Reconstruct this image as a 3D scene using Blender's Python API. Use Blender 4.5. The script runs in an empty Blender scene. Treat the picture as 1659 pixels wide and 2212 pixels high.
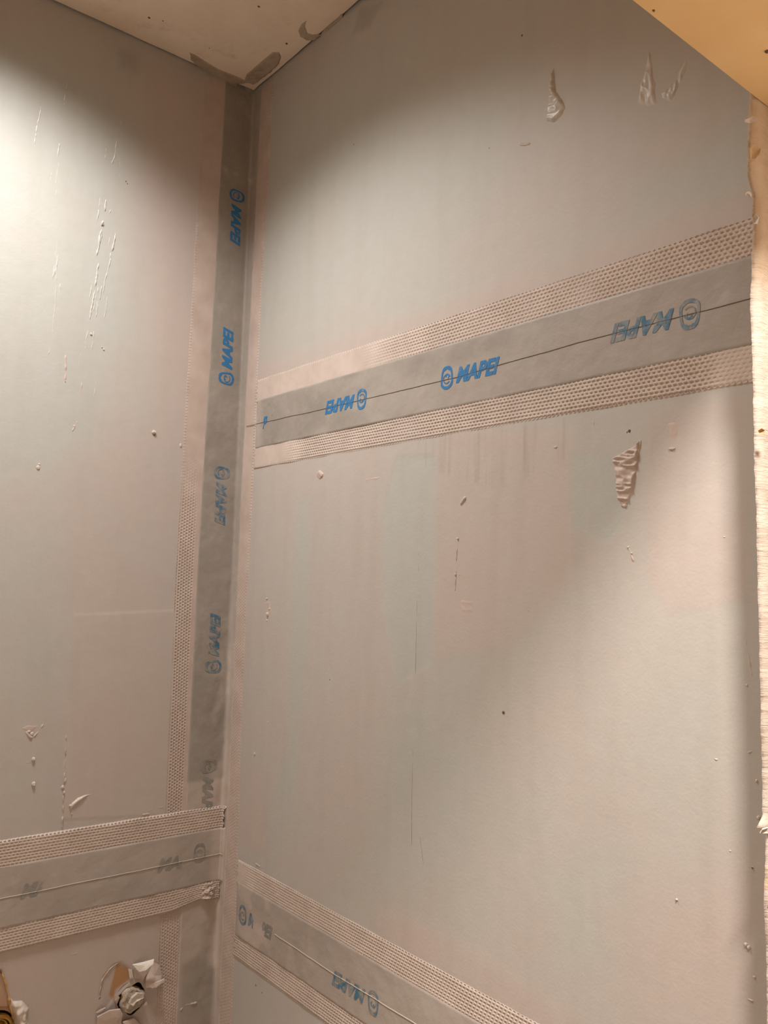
import bpy, bmesh, math, random
import numpy as np
from mathutils import Matrix, Vector

# ------------------------------------------------------------------ camera
EYE = 1.60
FPX, YAW, PIT, ROL = 1805.36, math.radians(-129.176), math.radians(4.9434), math.radians(1.61774)
CAM = np.array([.58416, 1.04921, EYE])
F = np.array([math.cos(PIT)*math.cos(YAW), math.cos(PIT)*math.sin(YAW), math.sin(PIT)])
_R = np.cross(F, [0, 0, 1.]); _R /= np.linalg.norm(_R); _U = np.cross(_R, F)
RV = math.cos(ROL)*_R + math.sin(ROL)*_U
UV = -math.sin(ROL)*_R + math.cos(ROL)*_U
scene = bpy.context.scene
COL = scene.collection
cd = bpy.data.cameras.new('camera'); cam = bpy.data.objects.new('camera', cd); COL.objects.link(cam)
cd.sensor_fit = 'VERTICAL'; cd.sensor_height = 24.0; cd.lens = 24.0*FPX/2212
cd.clip_start = .01
m3 = Matrix((RV, UV, -F)).transposed().to_4x4()
m3.translation = Vector(CAM); cam.matrix_world = m3
scene.camera = cam

# ------------------------------------------------------------------ world, lights, exposure
w = bpy.data.worlds.new('world'); scene.world = w; w.use_nodes = True
w.node_tree.nodes['Background'].inputs[0].default_value = (.05, .04, .03, 1)
w.node_tree.nodes['Background'].inputs[1].default_value = .1
scene.view_settings.view_transform = 'Standard'; scene.view_settings.look = 'None'
scene.view_settings.exposure = 0.30; scene.view_settings.gamma = 1.0
scene.view_settings.use_curve_mapping = False
LAMP_A = (.38, .26, EYE+.7205-.003)      # recessed lamp in the niche ceiling
LAMP_B = (.45, 1.13, EYE+.69)            # lamp under the ceiling of the room outside
def area(name, loc, size, power, col, spread):
    l = bpy.data.lights.new(name, 'AREA'); l.shape = 'DISK'; l.size = size; l.energy = power
    l.color = col; l.spread = math.radians(spread)
    o = bpy.data.objects.new(name, l); o.location = loc; COL.objects.link(o); return o
area('niche_lamp_light', LAMP_A, .20, 3.9, (1, .99, .965), 128)
area('room_lamp_light', LAMP_B, .13, 16.0, (1, .94, .875), 178)

# ------------------------------------------------------------------ helpers
def ray(px, py): return F + RV*(px-829.5)/FPX + UV*(1106-py)/FPX
def hit(px, py, ax, v):
    d = ray(px, py); return CAM + d*((v-CAM[ax])/d[ax])
def Rw(px, py): h = hit(px, py, 0, 0.); return (h[1], h[2])      # right wall: (t, z)
def Lw(px, py): h = hit(px, py, 1, 0.); return (h[0], h[2])      # left wall: (s, z)
CEIL = EYE+.7205
def Cw(px, py): h = hit(px, py, 2, CEIL); return (h[0], h[1])

def vn(x, y, seed=0):
    x = np.asarray(x, float); y = np.asarray(y, float)
    xi = np.floor(x); yi = np.floor(y); fx = x-xi; fy = y-yi
    fx = fx*fx*(3-2*fx); fy = fy*fy*(3-2*fy)
    def h(a, b):
        s = np.sin(a*127.1+b*311.7+seed*74.7)*43758.5453
        return s-np.floor(s)
    return (h(xi, yi)*(1-fx)+h(xi+1, yi)*fx)*(1-fy)+(h(xi, yi+1)*(1-fx)+h(xi+1, yi+1)*fx)*fy
def fbm(x, y, seed=0, o=4):
    s = 0; a = .5
    for i in range(o):
        s = s+a*(vn(x, y, seed+i)-.5); x = np.asarray(x)*2.03; y = np.asarray(y)*2.03; a *= .5
    return s
def sstep(a, b, x): t = np.clip((x-a)/(b-a), 0, 1); return t*t*(3-2*t)

def poly_sd(poly, U, V):
    """signed distance, positive inside"""
    P = np.array(poly); n = len(P); d = np.full(U.shape, 1e9); ins = np.zeros(U.shape, bool)
    for i in range(n):
        a = P[i]; b = P[(i+1) % n]; e = b-a
        t = np.clip(((U-a[0])*e[0]+(V-a[1])*e[1])/(e@e+1e-12), 0, 1)
        d = np.minimum(d, np.hypot(U-a[0]-t*e[0], V-a[1]-t*e[1]))
        c = ((a[1] > V) != (b[1] > V)) & (U < (b[0]-a[0])*(V-a[1])/(b[1]-a[1]+1e-12)+a[0])
        ins ^= c
    return np.where(ins, d, -d)

def mesh_np(name, verts, faces, mat=None, parent=None, attrs=None, smooth=True):
    """faces: list of (n,k) int arrays"""
    me = bpy.data.meshes.new(name)
    verts = np.asarray(verts, np.float32); me.vertices.add(len(verts)); me.vertices.foreach_set('co', verts.ravel())
    loops = np.concatenate([f.ravel() for f in faces]).astype(np.int32)
    tot = np.concatenate([np.full(len(f), f.shape[1]) for f in faces]).astype(np.int32)
    st = np.concatenate([[0], np.cumsum(tot)[:-1]]).astype(np.int32)
    me.loops.add(len(loops)); me.loops.foreach_set('vertex_index', loops)
    me.polygons.add(len(tot)); me.polygons.foreach_set('loop_start', st); me.polygons.foreach_set('loop_total', tot)
    me.polygons.foreach_set('use_smooth', np.full(len(tot), smooth))
    if attrs:
        for k, v in attrs.items():
            a = me.attributes.new(k, 'FLOAT', 'POINT'); a.data.foreach_set('value', np.asarray(v, np.float32).ravel())
    me.update(calc_edges=True); me.validate()
    if mat: me.materials.append(mat)
    o = bpy.data.objects.new(name, me); COL.objects.link(o)
    if parent: o.parent = parent
    return o
def grid_faces(nu, nv, keep=None, flip=False):
    i, j = np.meshgrid(np.arange(nu-1), np.arange(nv-1), indexing='ij')
    if keep is not None: i = i[keep]; j = j[keep]
    a = (i*nv+j).ravel(); b = ((i+1)*nv+j).ravel()
    q = np.stack([a, b, b+1, a+1], 1)
    return q[:, ::-1] if flip else q
def box(name, lo, hi, mat, parent=None):
    (a, b, c), (d, e, f) = lo, hi
    v = [(x, y, z) for x in (a, d) for y in (b, e) for z in (c, f)]
    q = np.array([(0, 1, 3, 2), (4, 6, 7, 5), (0, 4, 5, 1), (2, 3, 7, 6), (0, 2, 6, 4), (1, 5, 7, 3)])
    return mesh_np(name, v, [q], mat, parent, smooth=False)
def structure(o): o['kind'] = 'structure'; return o
def tag(o, label, cat, group=None):
    o['label'] = label; o['category'] = cat
    if group: o['group'] = group
    return o
def empty(name, loc):
    o = bpy.data.objects.new(name, None); o.empty_display_size = .02; o.location = loc; COL.objects.link(o); return o
def child(o, p):
    """parent keeping the world place (parents are unrotated)"""
    o.parent = p; o.matrix_parent_inverse = Matrix.Translation(p.location).inverted(); return o

# ------------------------------------------------------------------ materials
def lin(r, g, b): return tuple(((c/255)/12.92 if c/255 < .04045 else ((c/255+.055)/1.055)**2.4) for c in (r, g, b))+(1,)
class NT:
    def __init__(s, name, rough=.7, spec=.3):
        s.m = bpy.data.materials.new(name); s.m.use_nodes = True; s.t = s.m.node_tree
        s.b = s.t.nodes['Principled BSDF']; s.b.inputs['Roughness'].default_value = rough
        s.b.inputs['Specular IOR Level'].default_value = spec
        s.co = s.t.nodes.new('ShaderNodeTexCoord')
    def n(s, ty, **k):
        o = s.t.nodes.new(ty)
        for a, b in k.items():
            if a in o.inputs: o.inputs[a].default_value = b
            else: setattr(o, a, b)
        return o
    def l(s, a, b): s.t.links.new(a, b)
    def noise(s, scale, detail=3, rough=.55, stretch=None):
        o = s.n('ShaderNodeTexNoise', Scale=scale, Detail=detail, Roughness=rough)
        if stretch:
            mp = s.n('ShaderNodeMapping'); mp.inputs['Scale'].default_value = stretch
            s.l(s.co.outputs['Object'], mp.inputs[0]); s.l(mp.outputs[0], o.inputs['Vector'])
        else: s.l(s.co.outputs['Object'], o.inputs['Vector'])
        return o.outputs['Fac']
    def ramp(s, fac, a, b):
        o = s.n('ShaderNodeMapRange'); o.inputs['From Min'].default_value = a; o.inputs['From Max'].default_value = b
        s.l(fac, o.inputs['Value']); return o.outputs[0]
    def attr(s, nm): o = s.n('ShaderNodeAttribute', attribute_name=nm); return o.outputs['Fac']
    def mix(s, fac, a, b, blend='MIX'):
        o = s.n('ShaderNodeMix', data_type='RGBA', blend_type=blend)
        for k, v in (('A', a), ('B', b)):
            i = [q for q in o.inputs if q.name == k and q.type == 'RGBA'][0]
            if isinstance(v, tuple): i.default_value = v
            else: s.l(v, i)
        i = [q for q in o.inputs if q.name == 'Factor' and q.type == 'VALUE'][0]
        if isinstance(fac, (int, float)): i.default_value = fac
        else: s.l(fac, i)
        return [q for q in o.outputs if q.type == 'RGBA'][0]
    def math(s, op, a, b):
        o = s.n('ShaderNodeMath', operation=op)
        for i, v in enumerate((a, b)):
            if isinstance(v, (int, float)): o.inputs[i].default_value = v
            else: s.l(v, o.inputs[i])
        return o.outputs[0]
    def bump(s, fac, strength, dist, prev=None):
        o = s.n('ShaderNodeBump', Strength=strength, Distance=dist)
        s.l(fac, o.inputs['Height'])
        if prev: s.l(prev, o.inputs['Normal'])
        return o.outputs[0]
    def color(s, c):
        if isinstance(c, tuple): s.b.inputs['Base Color'].default_value = c
        else: s.l(c, s.b.inputs['Base Color'])
    def normal(s, nn): s.l(nn, s.b.inputs['Normal'])

PINK = lin(189, 174, 166); GREEN = lin(181, 179, 172)
def wall_mat(name, rough):
    k = NT(name, rough, .35)
    mott = k.noise(9, 4, .6)
    sk = k.math('ADD', k.attr('skim'), k.math('MULTIPLY', k.math('SUBTRACT', mott, .5), .7))
    c = k.mix(k.ramp(sk, .15, .95), GREEN, PINK)
    c = k.mix(k.attr('kraft'), c, lin(176, 134, 92))
    c = k.mix(k.attr('stain'), c, lin(140, 124, 110))
    fine = k.noise(60, 3, .6)
    c = k.mix(k.math('MULTIPLY', k.ramp(fine, .35, .8), .10), c, lin(158, 140, 128))
    k.color(c)
    n1 = k.bump(k.noise(330, 3, .6), .22, .0006)
    n2 = k.bump(k.noise(45, 3, .6), .16, .002, n1)
    k.normal(n2); return k.m
M_WL = wall_mat('skimmed_board_left', .48); M_WR = wall_mat('skimmed_board_right', .58)
def simple(name, col, rough=.7, spec=.3, col2=None, sc=40, bs=.2, bd=.0008, bsc=220, metal=0):
    k = NT(name, rough, spec); k.b.inputs['Metallic'].default_value = metal
    if col2: k.color(k.mix(k.ramp(k.noise(sc, 4, .6), .35, .7), col, col2))
    else: k.color(col)
    if bs: k.normal(k.bump(k.noise(bsc, 3, .6), bs, bd))
    return k.m
M_PLASTER = simple('tile_adhesive', lin(196, 178, 167), .5, .4, lin(186, 168, 157), 60, .25)
M_PLASTER_W = simple('white_plaster', lin(214, 202, 190), .6, .35, lin(198, 184, 172), 70, .4, .001, 160)
M_STREAK = simple('smeared_sealant', lin(194, 190, 183), .3, .55, bs=0)
M_GLOSS = simple('adhesive_painted_sheen', lin(200, 191, 183), .34, .5, lin(184, 174, 165), 60, .2)  # glossy adhesive; base colour lightened to stand in for sheen from grazing light
M_SMEAR = simple('grey_adhesive_smear', lin(176, 156, 138), .6, .3, lin(158, 138, 120), 70, .3)
M_MESH = simple('coated_fleece_mesh', lin(204, 188, 177), .75, .2, lin(190, 173, 162), 30, .15, .0004, 500)
M_MESH_D = simple('coated_fleece_mesh_dusty', lin(196, 178, 167), .75, .2, lin(182, 163, 152), 30, .15, .0004, 500)
M_THREAD_D = simple('dark_thread', lin(104, 95, 85), .8, .1, bs=0)
M_THREAD_L = simple('coated_thread', lin(190, 177, 165), .6, .3, bs=0)
M_DARK = simple('pencil_grey', lin(120, 112, 100), .8, .1, bs=0)
M_DIRT = simple('dirt_speck', lin(112, 90, 70), .9, .1, bs=0)
M_KRAFT = simple('kraft_board_paper', lin(200, 162, 116), .85, .15, lin(182, 140, 96), 30, .2)
M_BRASS = simple('brass', lin(176, 138, 72), .32, .5, lin(128, 92, 44), 60, .1, metal=1)
M_GYP = simple('raw_gypsum', lin(236, 226, 214), .85, .2, lin(222, 206, 192), 40, .9, .0022, 120)
def tape_mat():
    k = NT('grey_sealing_tape', .5, .35)
    c = k.mix(k.ramp(k.noise(14, 5, .65), .3, .75), lin(158, 150, 142), lin(143, 134, 125))
    c = k.mix(k.attr('skim'), c, lin(190, 175, 165))
    c = k.mix(k.math('MULTIPLY', k.ramp(k.noise(30, 5, .7), .5, .72), .55), c, lin(172, 160, 150))
    k.color(c)
    n1 = k.bump(k.noise(420, 2, .6), .14, .0004); n2 = k.bump(k.noise(55, 4, .6), .4, .002, n1)
    k.normal(n2); return k.m
M_TAPE = tape_mat()
def print_mat(name, wear, base):
    k = NT(name, .5, .3)
    k.color(k.mix(k.ramp(k.noise(85, 4, .65), wear-.12, wear+.12), base, lin(150, 144, 136)))
    return k.m
M_BLUE = print_mat('blue_print', .72, lin(52, 118, 170))
M_BLUE2 = print_mat('worn_blue_print', .52, lin(70, 112, 138))
M_BLUE3 = print_mat('veiled_blue_print', .46, lin(122, 128, 128))
def ceil_mat():
    k = NT('stained_ceiling_paint', .8, .2)
    c = k.mix(k.ramp(k.noise(7, 5, .6), .35, .68), lin(232, 212, 192), lin(218, 194, 170))
    c = k.mix(k.math('MULTIPLY', k.ramp(k.noise(26, 4, .7), .56, .72), .5), c, lin(198, 170, 144))
    k.color(c); k.normal(k.bump(k.noise(90, 3, .6), .2, .0015)); return k.m
M_CEIL = ceil_mat()
M_FLOOR = simple('dusty_screed', lin(218, 209, 198), .9, .1, lin(206, 196, 184), 6, .3)
M_ROOM = simple('room_plaster', lin(224, 213, 201), .85, .2, lin(214, 202, 188), 4, .3)
M_LINTEL = simple('orange_board_paper', lin(232, 194, 142), .8, .2, lin(225, 183, 128), 12, .12)
def jamb_mat():
    k = NT('broken_board_edge', .85, .2)
    c = k.mix(k.ramp(k.noise(60, 4, .6), .4, .7), lin(212, 196, 182), lin(192, 174, 158))
    c = k.mix(k.attr('kraft'), c, lin(198, 164, 120))
    k.color(c)
    n1 = k.bump(k.noise(1, 4, .7, (60, 60, 420)), .8, .0012)
    k.normal(k.bump(k.noise(300, 3, .6), .4, .0006, n1)); return k.m
M_JAMB = jamb_mat()

# ------------------------------------------------------------------ room shell
TE, HO, WOUT = .783, EYE+.338, .872           # partition plane, lintel underside, lintel outer edge
NX, RX, RY, RC = .92, 1.85, 2.75, EYE+.82     # niche width, room extents, room ceiling
CELL = .002

def add_masks(U, V, items, base):
    """items: (poly, value, blur)"""
    a = base
    for poly, val, blur in items:
        sd = poly_sd(poly, U+.006*fbm(U*40, V*40, 3), V+.006*fbm(U*40, V*40, 9))
        k = sstep(-blur, blur, sd); a = a*(1-k)+val*k
    return a
def P(wallf, pts): return [wallf(*p) for p in pts]

# ---- right wall
zt = EYE-.78
t = np.arange(0, TE+.001, CELL); z = np.arange(zt, CEIL+.015, CELL)
U, V = np.meshgrid(t, z, indexing='ij')
sk = .42+.35*fbm(U*5, V*2.2, 21)
sk = add_masks(U, V, [
    (P(Rw, [(570, 210), (1000, 60), (1040, 520), (580, 730)]), .18, .06),
    (P(Rw, [(1100, 330), (1350, 250), (1500, 330), (1200, 560), (1000, 560)]), .62, .05),
    (P(Rw, [(1360, 400), (1620, 260), (1620, 410), (1380, 470)]), .2, .02),
    (P(Rw, [(560, 790), (1000, 640), (1640, 400), (1640, 560), (560, 880)]), .85, .012),
    (P(Rw, [(520, 960), (945, 925), (940, 1180), (900, 1700), (520, 1800)]), .60, .015),
    (P(Rw, [(640, 1080), (672, 1070), (668, 1330), (640, 1700), (590, 1900), (560, 1850), (620, 1600)]), .22, .008),
    (P(Rw, [(830, 1090), (860, 985), (938, 985), (936, 1430), (860, 1480), (825, 1300)]), .0, .004),
    (P(Rw, [(945, 925), (1240, 930), (1235, 1250), (1100, 1400), (940, 1420)]), .8, .008),
    (P(Rw, [(1236, 985), (1290, 975), (1340, 1000), (1345, 1140), (1310, 1180), (1240, 1140)]), .02, .004),
    (P(Rw, [(1395, 900), (1620, 850), (1620, 1295), (1440, 1325), (1400, 1250)]), .72, .006),
    (P(Rw, [(840, 1500), (1000, 1480), (1010, 1850), (820, 1880)]), .18, .03),
    (P(Rw, [(520, 1660), (570, 1660), (580, 1850), (520, 1820)]), .75, .01),
    (P(Rw, [(1190, 1900), (1330, 1860), (1330, 2080), (1230, 2080)]), .15, .03),
    (P(Rw, [(1300, 1960), (1620, 1900), (1640, 2260), (1350, 2260)]), .75, .04),
    (P(Rw, [(820, 1960), (1000, 2040), (1300, 2230), (1180, 2260), (800, 2000)]), .85, .012),
], sk)
st = np.zeros_like(U)
streak = np.clip(fbm(U*220, V*7, 31)*2.2, 0, 1)
st += streak*.55*sstep(-.004, .004, poly_sd(P(Rw, [(900, 950), (1290, 890), (1290, 960), (1080, 1060), (920, 1010)]), U, V))
st += .12*np.clip(fbm(U*60, V*6, 37)*2, 0, 1)
st += .30*sstep(-.004, .006, poly_sd(P(Rw, [(775, 20), (830, 0), (800, 60), (760, 75)]), U, V))
hgt = .0005*sk+.0012*fbm(U*4, V*4, 5)+.0003*fbm(U*30, V*12, 6)
hgt = hgt+.0004*streak*(st > .2)
M = np.stack([hgt, U, V], -1)
wall_right = structure(mesh_np('wall_right', M.reshape(-1, 3), [grid_faces(len(t), len(z))], M_WR,
                               attrs={'skim': sk, 'stain': np.clip(st, 0, 1), 'kraft': np.zeros_like(U)}))
box('lower_wall', (-.012, 0, 0), (0, TE, zt), M_ROOM, wall_right)
box('room_side_wall', (-.012, TE, 0), (0, RY, RC), M_ROOM, wall_right)

# ---- left wall (with the hole of the water outlet)
PIPE = Lw(283, 2158); PIPE2 = Lw(-8, 2222)
s_ = np.arange(0, .46, CELL)
U, V = np.meshgrid(s_, z, indexing='ij')
sk = .55+.3*fbm(U*4, V*2, 51)
sk = add_masks(U, V, [
    (P(Lw, [(-90, 40), (120, 120), (270, 260), (270, 700), (190, 950), (-90, 1100)]), .12, .03),
    (P(Lw, [(300, 120), (480, 200), (470, 600), (410, 1000), (330, 1000), (330, 500)]), .9, .02),
    (P(Lw, [(140, 1000), (390, 900), (370, 1740), (140, 1760)]), .72, .02),
    (P(Lw, [(160, 1328), (380, 1318), (360, 1760), (135, 1770)]), .78, .003),
    (P(Lw, [(-90, 1100), (130, 1150), (120, 1420), (-90, 1480)]), .38, .03),
    (P(Lw, [(-90, 1990), (390, 1960), (380, 2300), (-90, 2300)]), .9, .01),
], sk)
st = .10*np.clip(fbm(U*60, V*8, 57)*2, 0, 1)
st += .3*sstep(-.006, .012, poly_sd(P(Lw, [(250, 95), (310, 118), (300, 165), (255, 150)]), U, V))
kraft = sstep(-.0015, .0015, poly_sd(P(Lw, [(253, 2080), (278, 2092), (280, 2116), (250, 2138), (246, 2162), (236, 2150)]), U, V))
rec = sstep(-.001, .001, poly_sd(P(Lw, [(214, 2150), (222, 2112), (243, 2086), (262, 2078), (278, 2092), (282, 2120), (250, 2150), (230, 2180)]), U, V))
tan2 = sstep(-.0015, .0015, poly_sd(P(Lw, [(-80, 2085), (3, 2096), (14, 2130), (22, 2170), (34, 2215), (40, 2260), (-80, 2260)]), U, V))
hgt = .0005*sk+.0014*fbm(U*4, V*4, 65)+.0003*fbm(U*22, V*30, 66)-.0012*rec-.0016*tan2
patch = poly_sd(P(Lw, [(160, 1328), (380, 1318), (360, 1760), (135, 1770)]), U, V)
hgt = hgt+.0003*sstep(-.001, .001, patch)
kr = np.clip(kraft+tan2*(.75+.4*fbm(U*60, V*60, 68)), 0, 1)
def hole_r(a): return .0178+.0018*np.sin(a*3+1)+.001*np.sin(a*7)
UO, VO = U.copy(), V.copy()
for c_, rf in ((PIPE, hole_r), (PIPE2, lambda a: .019+0*a)):          # clean rim of the two holes
    a_ = np.arctan2(V-c_[1], U-c_[0]); r_ = np.hypot(U-c_[0], V-c_[1]); R_ = rf(a_)
    k_ = r_ < R_+.0003
    UO[k_] = (c_[0]+R_*np.cos(a_))[k_]; VO[k_] = (c_[1]+R_*np.sin(a_))[k_]
M = np.stack([UO, hgt, VO], -1)
inside = (np.hypot(U-PIPE[0], V-PIPE[1]) < hole_r(np.arctan2(V-PIPE[1], U-PIPE[0]))+.0003) | (np.hypot(U-PIPE2[0], V-PIPE2[1]) < .0193)
keep = ~(inside[:-1, :-1] & inside[1:, :-1] & inside[:-1, 1:] & inside[1:, 1:])
wall_left = structure(mesh_np('wall_left', M.reshape(-1, 3), [grid_faces(len(s_), len(z), keep, True)], M_WL,
                              attrs={'skim': sk, 'stain': np.clip(st, 0, 1), 'kraft': kr}))
box('lower_wall', (0, -.012, 0), (.459, 0, zt), M_ROOM, wall_left)
box('further_wall', (.458, -.012, 0), (NX, 0, CEIL), M_ROOM, wall_left)
def cup(name, c, r, d, mat, parent):
    n = 28; v = []; f = []
    for k, (rr, y) in enumerate(((r*1.12, .0), (r, -.006), (r, -d))):
        for i in range(n):
            a = 2*math.pi*i/n; v.append((c[0]+rr*math.cos(a), y-.0006, c[1]+rr*math.sin(a)))
    for k in range(2):
        for i in range(n): f.append((k*n+i, k*n+(i+1) % n, (k+1)*n+(i+1) % n, (k+1)*n+i))
    return mesh_np(name, v, [np.array(f), np.array([[2*n+i for i in range(n)]])], mat, parent)
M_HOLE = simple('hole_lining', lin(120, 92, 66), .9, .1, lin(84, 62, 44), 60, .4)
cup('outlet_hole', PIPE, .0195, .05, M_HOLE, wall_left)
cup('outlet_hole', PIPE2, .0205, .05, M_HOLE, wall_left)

# ---- niche far side, ceiling, floor, room
structure(box('wall_niche_side', (NX, 0, 0), (NX+.1, TE, CEIL), M_ROOM))
G = .0035
x = np.linspace(G, NX, 140); y = np.linspace(G, TE, 120)
U, V = np.meshgrid(x, y, indexing='ij')
e = np.minimum(U, V)
hz = CEIL+.0008*fbm(U*6, V*6, 71)-.0005*fbm(U*40, V*40, 72)+.0012*np.exp(-((e-G)/.006)**2)
jag = .0022*fbm(V*30, U*0+1, 73); jag2 = .0022*fbm(U*30, V*0+5, 74)
U2 = U+np.where(U < G+.004, jag, 0); V2 = V+np.where(V < G+.004, jag2, 0)
ceiling = structure(mesh_np('ceiling', np.stack([U2, V2, hz], -1).reshape(-1, 3), [grid_faces(140, 120, None, True)], M_CEIL))
box('ceiling_backing', (-.012, -.012, CEIL+.014), (NX+.1, TE, CEIL+.03), M_FLOOR, ceiling)
structure(box('floor', (-.012, -.012, -.05), (RX+.1, RY+.1, 0), M_FLOOR))
structure(box('ceiling_room', (0, WOUT, RC), (RX, RY, RC+.05), M_CEIL))
structure(box('wall_room_far', (RX, TE, 0), (RX+.1, RY, RC), M_ROOM))
structure(box('wall_back', (-.012, RY, 0), (RX+.1, RY+.1, RC), M_ROOM))

# ---- partition between niche and room: broken board stub and lintel
edge_px = [(1625, 216), (1623, 245), (1622, 300), (1620, 340), (1621, 370), (1630, 410), (1632, 450), (1634, 490), (1631, 540),
           (1630, 600), (1627, 660), (1630, 720), (1632, 800), (1634, 880), (1636, 960), (1638, 1040), (1641, 1120), (1642, 1200),
           (1645, 1300), (1647, 1400), (1650, 1500), (1651, 1600), (1654, 1700), (1653, 1770), (1644, 1787), (1640, 1796), (1662, 1799),
           (1660, 1860), (1657, 1950), (1662, 2050), (1664, 2212), (1668, 2600)]
ep = [hit(px, py, 1, TE) for px, py in edge_px]
ez = np.array([p[2] for p in ep])[::-1]; ex = np.array([p[0] for p in ep])[::-1]-.0038
zz = np.arange(0.0, HO+.06, .0025)
zz = np.unique(np.concatenate([zz[zz < zt][::20], zz[zz >= zt]]))
edge = np.interp(zz, ez, ex)+np.where(zz > zt, .0016*fbm(zz*260, zz*0, 81)+.0012*fbm(zz*70, zz*0, 82), 0)
NXC = 26
rows = []
kr = []
for k in range(NXC):
    f_ = k/(NXC-1); xx = edge*f_
    rr = np.hypot(1, 0)
    d = .0011*fbm(xx*260, zz*700, 83)+.0007*fbm(xx*90, zz*420, 84)
    d = d-.004*np.clip((f_-.86)/.14, 0, 1)**2
    rows.append(np.stack([xx, TE+d, zz], -1))
    top = sstep(EYE+.19, EYE+.225, zz+.012*fbm(xx*60, zz*60, 85))
    kr.append(np.clip(top*.4+.5*(fbm(zz*40, xx*40, 86) > .18)*(f_ > .8), 0, 1))
# undercut broken back of the board
for dx, dy, q in ((.010, -.005, .5), (.024, -.0115, .9), (.03, -.0125, 1.)):
    rows.append(np.stack([np.maximum(edge-dx+.003*fbm(zz*150, zz*0+q, 87), .001), TE+dy+0*zz, zz], -1)); kr.append(np.full(len(zz), q*.8))
rows.append(np.stack([0*zz, TE-.0125+0*zz, zz], -1)); kr.append(np.full(len(zz), .3))
M = np.stack(rows, 0)
wall_front = structure(mesh_np('wall_front', M.reshape(-1, 3), [grid_faces(len(rows), len(zz), None, True)], M_JAMB,
                               attrs={'kraft': np.stack(kr, 0)}))
# lintel: underside and faces, slightly rough
lint = box('lintel', (0, TE+.0005, HO), (RX, WOUT, RC), M_LINTEL, wall_front)
box('far_jamb', (NX, TE, 0), (RX, WOUT, HO), M_ROOM, wall_front)
def flake(name, pts, mat, parent, thick=.0012, bulge=0.):
    """pts: list of 3D points; closed thin sheet"""
    A = np.array(pts); c = A.mean(0); n = len(A)
    nn = np.zeros(3)
    for i in range(n): nn += np.cross(A[i]-c, A[(i+1) % n]-c)
    nn /= np.linalg.norm(nn)+1e-12
    mid = c+(A-c)*.5+nn*bulge*.7
    v = np.concatenate([A, mid, [c+nn*bulge], A-nn*thick, mid-nn*thick, [c+nn*(bulge-thick)]])
    q = []; tr = []
    for i in range(n):
        j = (i+1) % n
        q += [(i, j, n+j, n+i), (2*n+1+j, 2*n+1+i, 3*n+1+i, 3*n+1+j), (j, i, 2*n+1+i, 2*n+1+j)]
        tr += [(n+i, n+j, 2*n), (3*n+1+j, 3*n+1+i, 4*n+1)]
    return mesh_np(name, v, [np.array(q), np.array(tr)], mat, parent, smooth=False)
M_FLAKE = simple('torn_board_paper', lin(204, 176, 138), .85, .15, lin(188, 156, 116), 60, .3)
def edge_bits(pts, mat, nm='paper_flake', off=.003):
    return flake(nm, [hit(px, py, 1, TE+off+o) for px, py, o in pts], mat, wall_front, .001, .0015)
edge_bits([(1607, 262, 0), (1610, 256, .002), (1622, 250, .004), (1634, 251, .005), (1630, 258, .004), (1618, 265, .001)], M_PLASTER)
edge_bits([(1611, 417, 0), (1615, 414, .002), (1622, 418, .003), (1624, 423, .003), (1618, 425, 0)], M_PLASTER_W, 'plaster_crumb')
edge_bits([(1620, 320, 0), (1628, 312, .002), (1642, 322, .004), (1640, 333, .004), (1630, 345, .002), (1621, 345, 0)], M_FLAKE)
edge_bits([(1629, 470, 0), (1634, 462, .002), (1640, 470, .003), (1636, 484, .003), (1630, 484, 0)], M_PLASTER_W, 'plaster_crumb')
edge_bits([(1637, 930, 0), (1645, 925, .002), (1652, 930, .003), (1650, 938, .003), (1640, 936, 0)], M_KRAFT)
edge_bits([(1641, 1798, 0), (1646, 1790, .002), (1658, 1786, .004), (1659, 1798, .004)], M_GYP, 'plaster_crumb')
edge_bits([(1657, 1958, 0), (1660, 1950, .002), (1668, 1955, .003), (1662, 1964, .001)], M_GYP, 'plaster_crumb')

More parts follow.
